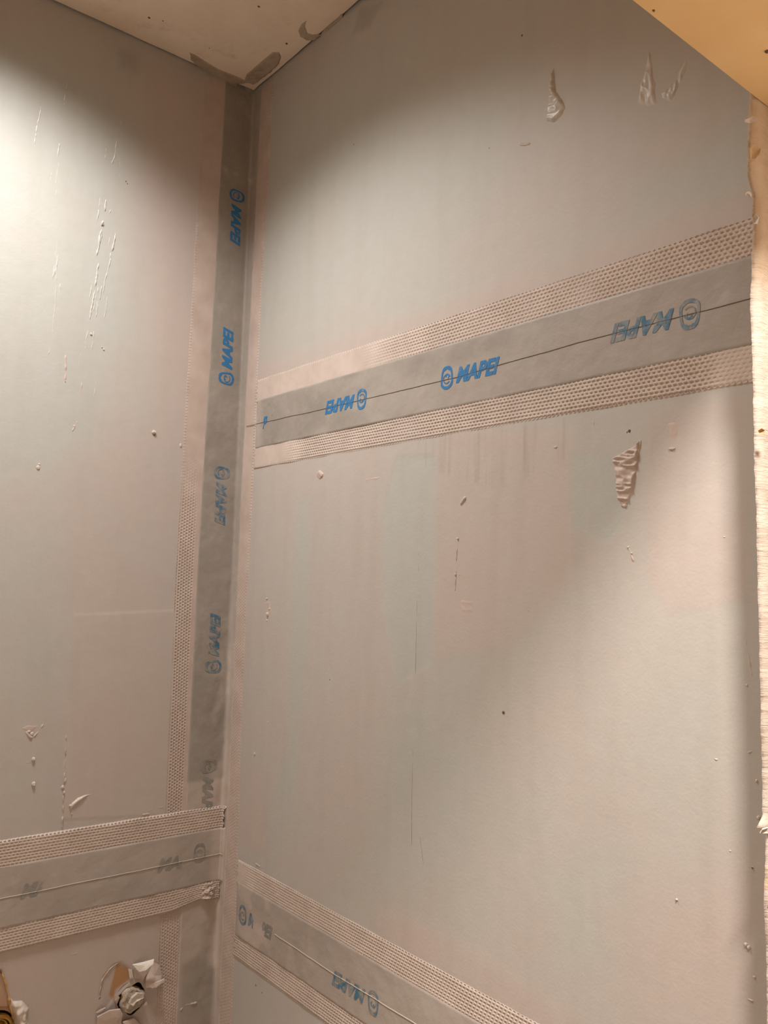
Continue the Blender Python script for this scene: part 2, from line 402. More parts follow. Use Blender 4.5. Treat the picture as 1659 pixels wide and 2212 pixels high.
# ------------------------------------------------------------------ detail builders on a wall
WR = (lambda u, v, h: np.stack([h+0*u, u, v], -1), Rw, wall_right)
WL = (lambda u, v, h: np.stack([u, h+0*u, v], -1), Lw, wall_left)
WC = (lambda u, v, h: np.stack([u, v, CEIL-h+0*u], -1), Cw, ceiling)
WLO = (lambda u, v, h: np.stack([u, v, HO-h+0*u], -1), lambda px, py: tuple(hit(px, py, 2, HO)[:2]), wall_front)
sid = [100]
def resample(pts, step):
    P_ = np.array(pts, float); seg = np.hypot(*(P_[1:]-P_[:-1]).T); s = np.concatenate([[0], np.cumsum(seg)])
    n = max(4, int(s[-1]/step)); q = np.linspace(0, s[-1], n)
    return np.stack([np.interp(q, s, P_[:, 0]), np.interp(q, s, P_[:, 1])], 1), q/s[-1]
def ridge(W, px, width, height, mat, name='plaster_ridge', rough=.5, taper=True, z0=0., wob=0.):
    f, conv, par = W; sid[0] += 1
    q, s = resample([conv(*p) for p in px], .0016)
    d = np.gradient(q, axis=0); d /= np.linalg.norm(d, axis=1)[:, None]+1e-9; nrm = np.stack([-d[:, 1], d[:, 0]], 1)
    n = len(q); k = 6
    env = np.clip(np.minimum(s, 1-s)*8, .12, 1)**.7 if taper else np.ones(n)
    r1 = 1+rough*2*fbm(np.arange(n)*.45, 0*s, sid[0]); r2 = 1+rough*3*fbm(np.arange(n)*.4, 0*s+3, sid[0]+7)
    q = q+nrm*(wob*fbm(np.arange(n)*.2, 0*s+8, sid[0]))[:, None]
    V_ = []
    for i in range(k):
        a = math.pi*i/(k-1)
        off = nrm*(math.cos(a)*width/2*env*r1)[:, None]
        h = z0-.0004+(math.sin(a)*height*env*np.clip(r2, .1, 3))
        p = q+off; V_.append(f(p[:, 0], p[:, 1], h))
    M_ = np.stack(V_, 1)
    return mesh_np(name, M_.reshape(-1, 3), [grid_faces(n, k)], mat, par)
def dab(W, px, height, mat, name='plaster_dab', ripple=0., rdir=0., rscale=150, edgew=.003, res=.001, z0=0.0, rough=.3):
    f, conv, par = W; sid[0] += 1
    poly = [conv(*p) for p in px]; A = np.array(poly)
    u = np.arange(A[:, 0].min()-.002, A[:, 0].max()+.002, res); v = np.arange(A[:, 1].min()-.002, A[:, 1].max()+.002, res)
    U_, V_ = np.meshgrid(u, v, indexing='ij')
    sd = poly_sd(poly, U_+.0025*fbm(U_*150, V_*150, sid[0]), V_+.0025*fbm(U_*150, V_*150, sid[0]+5))
    h = z0-.0006+(height+.0006)*sstep(-.0005, edgew, sd)
    c, s2 = math.cos(rdir), math.sin(rdir)
    a = U_*c+V_*s2; b = -U_*s2+V_*c
    rp = 1-np.abs(2*vn(a*rscale, b*rscale*.22+2*vn(a*30, b*30, 4), sid[0]+9)-1)
    h = h+sstep(0, edgew, sd)*(ripple*(rp-.4)+height*rough*fbm(U_*120, V_*120, sid[0]+3))
    M_ = f(U_, V_, h)
    kp = (sd[:-1, :-1] > -.001) & (sd[1:, 1:] > -.001)
    return mesh_np(name, M_.reshape(-1, 3), [grid_faces(len(u), len(v), kp)], mat, par)
crumb_me = []
for k in range(4):
    bm = bmesh.new(); bmesh.ops.create_icosphere(bm, subdivisions=2, radius=1)
    rnd = random.Random(k)
    for v in bm.verts:
        v.co *= 1+.7*float(fbm(np.array(v.co.x*2+k*5), np.array(v.co.y*2+v.co.z*1.7), k))
    me = bpy.data.meshes.new('plaster_crumb'); bm.to_mesh(me); bm.free(); me.materials.append(M_PLASTER_W); crumb_me.append(me)
speck_me = crumb_me[0].copy(); speck_me.materials.clear(); speck_me.materials.append(M_DIRT)
def crumb(W, px, py, sx, sy, h, dark=False):
    f, conv, par = W; sid[0] += 1
    u, v = conv(px, py); p = f(np.array(u), np.array(v), np.array(h*.2))
    o = bpy.data.objects.new('dirt_speck' if dark else 'plaster_crumb', speck_me if dark else crumb_me[sid[0] % 4])
    COL.objects.link(o); o.parent = par; o.location = tuple(float(c) for c in p)
    sx *= .75; sy *= .75; h *= .75
    if W is WC or W is WLO: sx *= .6; sy *= .6
    o.scale = (h, sx, sy) if W is WR else (sx, h, sy) if W is WL else (sx, sy, h)
    return o

# ------------------------------------------------------------------ sealing tapes
RF = .005
def corner_path(wv, off):
    """wv<0 runs along the left wall, wv>0 along the right wall, rounded in the corner"""
    a = RF*math.pi/4; wv = np.asarray(wv, float)
    th = np.clip((wv+a)/(2*a), 0, 1)*math.pi/2          # 0 left .. 90 right
    cx = RF-RF*np.sin(th); cy = RF-RF*np.cos(th)
    x_ = np.where(wv < -a, RF+(-wv-a), cx); y_ = np.where(wv > a, RF+(wv-a), cy)
    return x_+off*np.sin(th), y_+off*np.cos(th)
def surf_corner(wv, z_, off):
    x_, y_ = corner_path(wv, off); return np.stack([x_, y_, z_+0*x_], -1)
def surf_right(u, v, off): return np.stack([off+0*u, u, v], -1)

class Tape:
    def __init__(s, name, loc, surf, seed, z0):
        s.root = empty(name, loc); s.f = surf; s.seed = seed; s.z0 = z0; s.waves = .0016
    def h(s, u, v):
        return s.z0+s.waves*fbm(np.asarray(u)*28, np.asarray(v)*28, s.seed)+.0005*fbm(np.asarray(u)*110, np.asarray(v)*110, s.seed+4)
    def band(s, u0, u1, vlo, vhi, skim, step=.0022, extra=None):
        """vlo, vhi: functions of u; skim(u,v)->0..1"""
        u = np.arange(u0, u1, step); n = 36
        f_ = np.linspace(0, 1, n); U_ = np.repeat(u[:, None], n, 1); lo = vlo(u); hi = vhi(u)
        V_ = lo[:, None]+(hi-lo)[:, None]*f_[None]
        H_ = s.h(U_, V_)
        if extra is not None: H_ = H_+extra(U_, V_)
        ed = np.minimum(f_, 1-f_)[None]*(hi-lo)[:, None]
        ee = np.minimum(U_-u0, u1-U_)
        H_ = np.where((ed < .0003) | (ee < step*.6), -.0003, H_)
        M_ = s.f(U_, V_, H_)
        s.rub = mesh_np('rubber_band', M_.reshape(-1, 3), [s.faces(len(u), n)], M_TAPE, None, {'skim': np.clip(skim(U_, V_), 0, 1)})
        child(s.rub, s.root); return s.rub
    flip = False
    def faces(s, a, b): return grid_faces(a, b, None, s.flip)
    def net(s, u0, u1, vlo, vhi, rows, openf, mat, z0, pu=.0047, out=1, extra=None, shear=None):
        """coated net: one cell per opening, brick-staggered; openf(u,v) 1 open .. 0 filled"""
        nu = int((u1-u0)/pu); V_ = []; Q = []; Hx = []
        i, j = np.meshgrid(np.arange(nu), np.arange(rows), indexing='ij'); i = i.ravel(); j = j.ravel()
        ua = u0+(i+(.5*(j % 2) if shear is None else np.mod(j*shear, 1.)))*pu
        def vv(u, k): lo = vlo(u); hi = vhi(u); return lo+(hi-lo)*k/rows
        jj = j.astype(float)
        uo = [ua, ua+pu/2, ua+pu, ua+pu, ua+pu/2, ua]; ko = [jj, jj, jj, jj+1, jj+1, jj+1]
        uc = ua+pu/2; op = np.clip(openf(uc, vv(uc, jj+.5)), 0, 1)
        pv = vv(uc, jj+1)-vv(uc, jj); vc = vv(uc, jj+.5)
        rn = 1+.25*np.sin(i*12.9898+j*78.233)
        hu = [-.36, 0, .36, .36, 0, -.36]; hv = [-.14, -.32, -.14, .14, .32, .14]
        base = lambda u, v: z0+.0007*fbm(u*30, v*30, s.seed+11)+(extra(u, v) if extra is not None else 0)
        pts = []
        for k in range(6):
            vo = vv(uo[k], ko[k])
            endr = (j == (rows-1 if out > 0 else 0)) & (np.array([0, 0, 0, 1, 1, 1][k]) == (1 if out > 0 else 0))
            vo = vo+np.where(endr & (k in (1, 4)), .0005*out*op, 0)
            hh = np.where(endr, -.0002, base(uo[k], vo)); pts.append(s.f(uo[k], vo, hh))
        for lvl in range(2):
            for k in range(6):
                sc = rn*(1 if lvl == 0 else .8)
                u_ = uc+hu[k]*pu*sc; v_ = vc+hv[k]*pv*sc
                pts.append(s.f(u_, v_, base(u_, v_)-op*(.00012 if lvl == 0 else .0011)))
        A = np.stack(pts, 1); n = len(uc); b0 = (np.arange(n)*18)[:, None]
        q = []
        for lv in range(2):
            for k in range(6):
                kk = (k+1) % 6; q.append(b0+np.array([[lv*6+k, lv*6+kk, lv*6+6+kk, lv*6+6+k]]))
        q = np.concatenate(q); hx = b0+np.arange(12, 18)[None]
        if s.flip: q = q[:, ::-1]; hx = hx[:, ::-1]
        o = mesh_np('mesh_edge', A.reshape(-1, 3), [q, hx], mat); o['kind'] = 'stuff'
        child(o, s.root); return o
    def thread(s, pts, mat, width=.0009, hh=.0005):
        q, t_ = resample(pts, .003); n = len(q)
        q[:, 1] += .0012*fbm(q[:, 0]*30, q[:, 1]*0, s.seed+21)
        V_ = []
        for k, (dv, dh) in enumerate(((-1, -.2), (-.5, .8), (.5, .8), (1, -.2))):
            V_.append(s.f(q[:, 0], q[:, 1]+dv*width/2, s.h(q[:, 0], q[:, 1])+.0002+dh*hh))
        o = mesh_np('seam_thread', np.stack(V_, 1).reshape(-1, 3), [s.faces(n, 4)], mat); child(o, s.root); return o
    def logo(s, u, v, du, dv, mat, scale=1., lift=.0003, letters=(0., 1.), emblem=True):
        """du, dv: 2D unit vectors (in u,v) of the print's right and up; centred print 84 mm long"""
        def place(x_, y_): return u+x_*du[0]+y_*dv[0], v+x_*du[1]+y_*dv[1]
        par = s.rub
        def put(name, xy, faces):
            xy = np.array(xy)*scale; a, b = place(xy[:, 0], xy[:, 1])
            o = mesh_np(name, s.f(a, b, s.h(a, b)+lift), faces, mat, None, smooth=False)
            o.parent = par; return o
        if emblem:
            xy, fs = EMBLEM; put('printed_emblem', xy+np.array([-.0315, 0]), fs)
        sel = (TXT_C[:, 0] >= letters[0]) & (TXT_C[:, 0] <= letters[1])
        if sel.any(): put('printed_lettering', TXT_XY, [TXT_F[sel]])

# print shapes: slanted heavy lettering and the small badge next to it
tc = bpy.data.curves.new('lettering', 'FONT'); tc.body = 'MAPEI'; tc.shear = .32; tc.offset = .045; tc.space_character = 1.05
to = bpy.data.objects.new('lettering', tc); COL.objects.link(to)
bpy.context.view_layer.update()
dg = bpy.context.evaluated_depsgraph_get(); tm = bpy.data.meshes.new_from_object(to.evaluated_get(dg))
bmt = bmesh.new(); bmt.from_mesh(tm)
bmesh.ops.triangulate(bmt, faces=bmt.faces[:]); bmesh.ops.subdivide_edges(bmt, edges=[e for e in bmt.edges if e.calc_length() > .12], cuts=1)
bmesh.ops.triangulate(bmt, faces=bmt.faces[:]); bmt.verts.ensure_lookup_table()
TXT_XY = np.array([(v.co.x, v.co.y) for v in bmt.verts]); TXT_F = np.array([[v.index for v in f.verts] for f in bmt.faces])
bmt.free(); bpy.data.objects.remove(to); bpy.data.curves.remove(tc); bpy.data.meshes.remove(tm)
lo = TXT_XY.min(0); hi = TXT_XY.max(0)
TXT_XY = (TXT_XY-lo)/(hi-lo)
TXT_C = TXT_XY[TXT_F].mean(1)
TXT_XY = TXT_XY*np.array([.060, .0165])+np.array([-.018, -.0082])
def make_emblem():
    n = 40; xy = []; q = []
    def outline(k):      # rounded jar-like badge: broad round foot, narrower flat head
        pts = []
        for i in range(n):
            a = 2*math.pi*i/n; c, s2 = math.cos(a), math.sin(a)
            ex_ = 2/3.2
            X = abs(c)**ex_*math.copysign(1, c); Y = abs(s2)**ex_*math.copysign(1, s2)
            wd = .0095-.0022*(Y*.5+.5)
            if Y < -.3: wd *= math.sqrt(max(.08, 1-.75*((-Y-.3)/.7)**3))
            pts.append((X*wd*k, Y*.0118*k))
        return pts
    def ring(o_, i_):
        b = len(xy); xy.extend(o_); xy.extend(i_); m = len(o_)
        for i in range(m):
            j = (i+1) % m; q.append((b+i, b+j, b+m+j, b+m+i))
    ring(outline(1.04), outline(.76))
    def arc(cx, cy, r0, r1, a0, a1, m=18):
        b = len(xy)
        for i in range(m+1):
            a = a0+(a1-a0)*i/m
            xy.append((cx+r0*math.cos(a), cy+r0*math.sin(a))); xy.append((cx+r1*math.cos(a), cy+r1*math.sin(a)))
        for i in range(m): q.append((b+2*i, b+2*i+1, b+2*i+3, b+2*i+2))
    arc(0, -.001, .0055, .0043, 0.3, 5.6)
    arc(.0008, .0012, .0028, .0014, -1.2, 3.4)
    arc(0, .0066, .004, .0028, .3, 2.8)
    return np.array(xy), [np.array(q)]
EMBLEM = make_emblem()

lin_f = lambda pts: (lambda u: np.interp(u, [p[0] for p in pts], [p[1] for p in pts]))
const = lambda c: (lambda u: np.full(np.shape(u), c))
E_ = EYE

# ---- tape along the corner (u = height, v = across, negative on the left wall)
class CornerTape(Tape): pass
vt = Tape('corner_sealing_tape', (0, 0, E_-.75), lambda u, v, off: surf_corner(v, u, off), 3, .0013)
vt.flip = True
gl = lin_f([(E_-.75, -.057), (E_-.27, -.0568), (E_+.045, -.0560), (E_+.425, -.0510), (E_+.72, -.0482)])
gr = lin_f([(E_-.75, .0175), (E_-.3, .0165), (E_+.13, .0150), (E_+.43, .0205), (E_+.72, .0235)])
ml = lin_f([(E_-.75, -.083), (E_-.25, -.0855), (E_, -.0872), (E_+.35, -.083), (E_+.72, -.080)])
mr = lin_f([(E_-.75, .0465), (E_-.5, .046), (E_-.18, .0398), (E_+.07, .0426), (E_+.43, .0445), (E_+.56, .0525), (E_+.72, .054)])
def v_skim(u, v):
    low = sstep(E_+.10, E_-.22, u)
    a = .55*low*sstep(-.006, .004, v)+.25*sstep(.0, .006, v)
    a = a+.55*low*sstep(-.028, -.006, v+.02*fbm(u*30, v*60, 7))*sstep(.0, .25, fbm(u*22, v*40, 8)+.12)
    a = a+.75*sstep(E_-.268, E_-.276, u+.003*fbm(v*80, u*10, 9))+.5*sstep(E_-.45, E_-.40, u)*0
    dk = poly_sd(P(Lw, [(395, 2085), (430, 2060), (470, 2090), (470, 2260), (385, 2260)]), -v, u)
    a = a*(1-.85*sstep(-.006, .006, dk))
    dk = poly_sd(P(Lw, [(440, 1990), (465, 1985), (462, 2080), (430, 2090)]), -v, u)
    a = a*(1-.4*sstep(-.004, .004, dk))
    a = a+.5*np.exp(-((u-(E_+.585)-.01*fbm(v*90, u*0, 3))/.004)**2)*(fbm(v*120, u*60, 5) > -.02)
    return a
def v_extra(u, v):
    low = sstep(E_+.05, E_-.15, u)
    return low*.0035*fbm(u*26, v*45, 61)*np.exp(-((v+.012)/.018)**2)+.001*np.exp(-((v-.001)/.004)**2)*low
vt.h0 = vt.h
vt.h = lambda u, v: vt.h0(u, v)+v_extra(u, v)
vt.band(E_-.75, E_+.7195, gl, gr, v_skim)
vopen_l = lambda u, v: sstep(E_+.20, E_-.08, u)*(.85+.6*fbm(u*30, v*60, 12))*sstep(-.058, -.066, v)+sstep(E_-.40, E_-.46, u)*.6
vt.net(E_-.75, E_+.719, lambda u: ml(u), lambda u: gl(u)+.003, 9, vopen_l, M_MESH_D, .0008, .0042, -1)
vopen_r = lambda u, v: .25*sstep(E_+.12, E_-.05, u)*(.6+fbm(u*30, v*60, 13))
vt.net(E_-.75, E_+.719, lambda u: gr(u)-.003, lambda u: mr(u), 8, vopen_r, M_MESH_D, .0009, .0042, 1)
vb = -.0245
for k, (zc, d, mat, kw) in enumerate([(.523, -1, M_BLUE, {}), (.316, 1, M_BLUE, {}), (.118, -1, M_BLUE2, {}), (-.088, 1, M_BLUE2, {}),
                                      (-.285, -1, M_BLUE3, {}), (.715, -1, M_BLUE3, {'emblem': False, 'letters': (.2, .45)})]):
    vt.logo(E_+zc+(.0 if d > 0 else 0), vb+(.004 if zc > .4 else 0), (d, 0), (0, -d), mat, **kw)
tag(vt.root, 'grey sealing tape with mesh edges running down the corner between the walls', 'tape')

# ---- upper tape on the right wall
ut = Tape('wall_sealing_tape', (0, .05, E_+.2161), surf_right, 17, .0017)
def u_skim(u, v):
    a = .25*sstep(.2, -.1, fbm(u*12, v*30, 23))
    return a+.5*sstep(.075, .052, u+.004*fbm(v*80, u, 24))*(fbm(u*60, v*60, 25) > -.1)
ut.band(.0475, .7795, const(E_+.1806), const(E_+.2506), u_skim)
uo1 = lambda u, v: sstep(.26, .46, u+.06*fbm(u*20, v*60, 26))*(.85+.5*fbm(u*25, v*60, 27))
ut.net(.0455, .776, const(E_+.2476), const(E_+.2789), 9, uo1, M_MESH, .0012, .0047, 1)
uo2 = lambda u, v: sstep(.11, .21, u+.03*fbm(u*20, v*80, 28))*(1-.8*sstep(.705, .735, u))*(1+.35*fbm(u*25, v*60, 29))
ut.net(.0455, .776, const(E_+.1540), const(E_+.1836), 9, uo2, M_MESH, .0013, .0047, -1)
ut.thread([(.022, E_+.2165), (.2, E_+.2135), (.45, E_+.2120), (.6, E_+.216), (.7795, E_+.2165)], M_THREAD_D, .00065, .0003)
ut.logo(.256, E_+.2140, (-1, 0), (0, -1), M_BLUE)
ut.logo(.4625, E_+.2140, (1, 0), (0, 1), M_BLUE)
ut.logo(.673, E_+.2165, (-1, 0), (0, -1), M_BLUE2)
ut.logo(.0540, E_+.2150, (1, 0), (0, 1), M_BLUE, letters=(.54, .70), emblem=False)
tag(ut.root, 'upper grey sealing tape with blue print across the large wall', 'tape')

# ---- lower tape on the right wall
lt = Tape('wall_sealing_tape', (0, .05, E_-.4321), surf_right, 29, .0017)
def l_skim(u, v):
    a = .45+.5*fbm(u*16, v*30, 33)
    return a+.4*sstep(-.02, .1, fbm(u*40, v*40, 34))*sstep(.3, .1, u)
lt.band(.0475, .70, const(E_-.4660), const(E_-.3948), l_skim)
lo1 = lambda u, v: sstep(.05, .13, u)*(.75+.5*fbm(u*25, v*60, 35))
lt.net(.0455, .70, const(E_-.3978), const(E_-.3689), 9, lo1, M_MESH, .0012, .0047, 1, None, .3)
lt.net(.0455, .70, const(E_-.4927), const(E_-.4630), 9, lambda u, v: .95+.4*fbm(u*25, v*60, 36), M_MESH, .0013, .0047, -1, None, .3)
lt.thread([(.145, E_-.432), (.27, E_-.434), (.45, E_-.431), (.70, E_-.432)], M_THREAD_L, .0012, .0006)
lt.logo(.098, E_-.434, (1, 0), (0, 1), M_BLUE2, letters=(.0, .2)); lt.logo(.098, E_-.434, (1, 0), (0, 1), M_BLUE3, letters=(.62, 1.), emblem=False)
lt.logo(.308, E_-.438, (-1, 0), (0, -1), M_BLUE2)
tag(lt.root, 'lower sealing tape on the large wall, half covered with adhesive', 'tape')

# ---- lower tape on the left wall, folded over the corner (u along the corner path)
at = Tape('wall_sealing_tape', (.2, 0, E_-.3728), lambda u, v, off: surf_corner(u, v, off), 41, .0038)
at.waves = .0022
def a_skim(u, v):
    a = .42+.55*fbm(u*18, v*26, 43)
    return a+.6*sstep(-.022, -.008, u)
at.band(-.45, .010, const(E_-.4093), const(E_-.3359), a_skim)
pk = lambda u, v: .004*np.exp(-((u+.018)/.009)**2)*(.4+1.6*vn(u*300, v*500, 44))*sstep(E_-.40, E_-.42, v)
at.net(-.45, .006, const(E_-.3389), const(E_-.3081), 9, lambda u, v: .85+.5*fbm(u*25, v*60, 45), M_MESH, .0034, .0047, 1, None, .36)
at.net(-.45, .004, lambda u: np.interp(u, [-.5, -.07, -.03, .004], [E_-.4353, E_-.4353, E_-.4275, E_-.433]), const(E_-.4063), 9,
       lambda u, v: .85+.5*fbm(u*25, v*60, 46), M_MESH, .0036, .0047, -1, pk, .36)
at.thread([(-.45, E_-.3735), (-.2, E_-.373), (-.05, E_-.3725), (.009, E_-.3725)], M_THREAD_L, .0010, .0006)
at.logo(-.075, E_-.372, (1, 0), (0, 1), M_BLUE3, emblem=False, letters=(.0, .55)); at.logo(-.245, E_-.370, (1, 0), (0, 1), M_BLUE3, emblem=False, letters=(.0, .4))
at.logo(-.002, E_-.366, (1, 0), (0, 1), M_BLUE3, letters=(2, 3))
tag(at.root, 'sealing tape across the narrow wall above the water outlet', 'tape')

# ------------------------------------------------------------------ left wall details
for px, wd, ht in [
    ([(92, 200), (87, 240), (80, 275), (74, 318)], .0035, .0010), ([(98, 210), (92, 250)], .002, .0006),
    ([(146, 175), (141, 203), (137, 230)], .004, .0010), ([(138, 232), (134, 275)], .002, .0005),
    ([(224, 188), (217, 212)], .003, .0009),
    ([(262, 258), (258, 300)], .003, .0008), ([(252, 300), (247, 338), (241, 358)], .0035, .0012),
    ([(229, 430), (226, 456)], .003, .0014), ([(222, 476), (219, 488)], .004, .002), ([(219, 495), (214, 525), (209, 553)], .0035, .0016),
    ([(250, 503), (246, 522), (241, 543)], .003, .0012), ([(240, 452), (236, 462)], .003, .0012), ([(260, 330), (258, 385)], .002, .0006),
    ([(213, 568), (209, 600), (205, 620)], .003, .0012), ([(205, 628), (198, 665), (193, 692)], .003, .0010), ([(190, 712), (183, 745)], .002, .0007),
    ([(129, 306), (124, 345)], .003, .0009), ([(123, 350), (121, 430)], .002, .0006), ([(123, 520), (122, 600), (117, 680), (112, 745)], .002, .0006),
    ([(243, 545), (228, 600), (222, 640)], .0018, .0005), ([(142, 764), (142, 790), (141, 826)], .003, .0012),
    ([(180, 808), (175, 840), (166, 872)], .0025, .0008), ([(167, 908), (160, 925), (155, 934)], .003, .0010),
    ([(113, 880), (140, 918), (170, 958), (205, 1010), (235, 1068), (262, 1122)], .0016, .0006),
    ([(262, 1122), (270, 1138), (283, 1148)], .0022, .0009), ([(283, 1150), (310, 1195), (330, 1232)], .0014, .0004),
    ([(85, 890), (110, 940), (128, 985), (135, 1010)], .0016, .0004),
    ([(45, 1345), (80, 1440), (97, 1510), (108, 1590), (116, 1650)], .003, .0007), ([(95, 1440), (112, 1520), (122, 1560)], .004, .0006),
    ([(30, 1572), (58, 1561), (96, 1562)], .003, .0008), ([(95, 1563), (82, 1580), (70, 1594)], .003, .0016), ([(55, 1578), (64, 1592), (72, 1594)], .004, .0020),
    ([(160, 1327), (190, 1318)], .002, .0010), ([(0, 1447), (78, 1441)], .0015, .0004), ([(105, 1592), (150, 1592)], .0015, .0004),
    ([(48, 1645), (62, 1648), (70, 1643)], .002, .0010), ([(72, 1620), (110, 1645)], .0015, .0004),
    ([(300, 1757), (340, 1745), (358, 1742)], .003, .0010), ([(305, 1760), (325, 1757)], .003, .0014), ([(255, 1770), (290, 1763)], .002, .0008),
    ([(200, 1785), (208, 1766)], .002, .0008),
    ([(384, 2185), (400, 2170), (427, 2164)], .004, .0030), ([(328, 2185), (336, 2180)], .003, .002), ([(328, 2205), (360, 2198)], .0025, .001),
    ([(150, 2063), (172, 2058)], .002, .0007), ([(230, 2050), (231, 2063)], .0018, .0006),
]:
    up = px[0][1] < 760
    ridge(WL, px, wd*(.62 if up else 1), ht*.9, M_STREAK if up else M_PLASTER, rough=.8 if up else .5, wob=.0018 if up else .0012)
for k in range(34):                                   # fine parallel drag lines between the streaks
    rn = random.Random(900+k); y0 = rn.uniform(250, 820); px = 252-(y0-250)*.115+rn.gauss(0, 9) if k % 3 else 126-(y0-250)*.02+rn.gauss(0, 8)
    ln = rn.uniform(12, 60)
    ridge(WL, [(px, y0), (px-ln*.05, y0+ln*.5), (px-ln*.15, y0+ln)], .0013, rn.uniform(.0003, .0007), M_STREAK, 'trowel_drag', rough=.9, wob=.001)
# beaded vertical burr at the edge of the lower patch
for y0, y1 in [(1583, 1600), (1605, 1632), (1640, 1662), (1668, 1700), (1704, 1735), (1738, 1756), (1762, 1790)]:
    ridge(WL, [(143-(y0-1583)*.045, y0), (143-(y1-1583)*.045, y1)], .0022, .0016, M_PLASTER, rough=1., wob=.002)
dab(WL, [(147, 1746), (152, 1732), (165, 1720), (185, 1713), (208, 1711), (212, 1715), (190, 1722), (172, 1733), (158, 1745), (150, 1756)], .0042, M_PLASTER_W, edgew=.006)
dab(WL, [(32, 1572), (60, 1562), (94, 1562), (78, 1580), (64, 1590)], .0007, M_PLASTER, edgew=.004)
for a in [(332, 934, .004, .0035, .0035), (390, 962, .0025, .004, .0015), (82, 1010, .003, .004, .002), (84, 1003, .002, .002, .0015), (72, 1640, .003, .0035, .003),
          (72, 1693, .003, .004, .0035), (68, 1585, .003, .003, .002), (62, 1580, .003, .002, .002), (197, 722, .002, .002, .0012), (160, 920, .0015, .002, .0012),
          (224, 755, .0015, .0015, .001), (220, 750, .001, .001, .001), (151, 1740, .002, .002, .004), (154, 1757, .0015, .002, .002), (140, 1685, .002, .004, .0022),
          (135, 1700, .003, .003, .0022), (138, 1712, .002, .003, .0022), (222, 484, .0022, .0028, .0018), (183, 1476, .001, .001, .001),
          (360, 1983, .002, .0015, .0022), (352, 1982, .002, .001, .0015)]: crumb(WL, *a)
for a in [(272, 392, .0009, .0018, .0006), (275, 397, .0012, .0009, .0006), (333, 939, .0018, .002, .0008), (141, 825, .001, .001, .0006), (250, 1392, .001, .001, .0005),
          (147, 1151, .001, .001, .0005), (158, 1297, .001, .001, .0005)]: crumb(WL, *a, dark=True)
ridge(WL, [(262, 1128), (268, 1138)], .0012, .0006, M_DIRT, 'pencil_mark')
ridge(WL, [(102, 1145), (104, 1152)], .0012, .0006, M_DIRT, 'pencil_mark')

# ---- broken board around the water outlets
def lflake(pts, mat, thick=.0014, bulge=.002, name='plaster_flake'):
    return flake(name, [(Lw(px, py)[0], .001+l, Lw(px, py)[1]) for px, py, l in pts], mat, wall_left, thick, bulge)


lflake([(284, 2082, .002), (304, 2072, .009), (322, 2063, .014), (320, 2072, .015), (306, 2088, .012), (296, 2095, .006)][::-1], simple('white_gypsum_flake', lin(246, 240, 232), .5, .4, bs=.2), .0015, .001)
lflake([(330, 2076, .001), (343, 2082, .002), (347, 2104, .003), (338, 2118, .009), (322, 2128, .01), (310, 2122, .005), (314, 2110, .002), (322, 2096, .001)][::-1], M_PLASTER, .0015, .001)
lflake([(311, 2124, .004), (325, 2118, .009), (346, 2106, .012), (347, 2110, .012), (330, 2126, .010), (312, 2130, .005)][::-1], M_PLASTER_W, .0015, .001)
lflake([(206, 2186, .002), (214, 2178, .004), (224, 2173, .005), (222, 2180, .004), (210, 2187, .002)][::-1], M_PLASTER, .0012, .001)
lflake([(207, 2194, .004), (230, 2176, .010), (250, 2171, .013), (256, 2182, .013), (254, 2200, .010), (262, 2216, .004), (240, 2240, .0), (206, 2230, .0)][::-1], M_PLASTER, .002, .003)
lflake([(262, 2225, .002), (262, 2205, .005), (285, 2195, .006), (300, 2210, .005), (300, 2235, .0)][::-1], M_PLASTER, .002, .003)
lflake([(305, 2168, .002), (312, 2160, .006), (314, 2166, .006), (308, 2174, .003)][::-1], M_PLASTER, .0012, .001)
lflake([(246, 2160, .001), (251, 2148, .003), (256, 2152, .003), (250, 2170, .002)][::-1], M_PLASTER, .0012, .001)
lflake([(276, 2092, .0005), (284, 2094, .001), (287, 2112, .001), (279, 2114, .0005)][::-1], M_PLASTER_W, .0012, .0004)
lflake([(287, 2096, .0005), (306, 2090, .001), (316, 2100, .001), (308, 2116, .001), (290, 2112, .0005)][::-1], M_PLASTER, .0012, .0004)
# ragged white gypsum beside the left outlet
dab(WL, [(20, 2150), (30, 2160), (48, 2160), (62, 2176), (58, 2200), (70, 2230), (38, 2240), (30, 2200), (22, 2172)], .005, M_PLASTER_W, ripple=.005, rdir=1.2, rscale=170, edgew=.005, rough=1.6, name='plaster_flake')
ridge(WL, [(3, 2096), (14, 2130), (22, 2170), (32, 2212)], .0025, .0016, M_KRAFT, 'paper_edge', rough=.9)
ridge(WL, [(0, 2094), (3, 2104)], .002, .002, M_DIRT, 'paper_edge')
ridge(WL, [(214, 2150), (220, 2118), (236, 2094), (258, 2078)], .0016, .0010, M_PLASTER, 'paper_edge', rough=.9)
ridge(WL, [(212, 2160), (218, 2153)], .0014, .0009, M_DIRT, 'paper_edge', rough=.9)

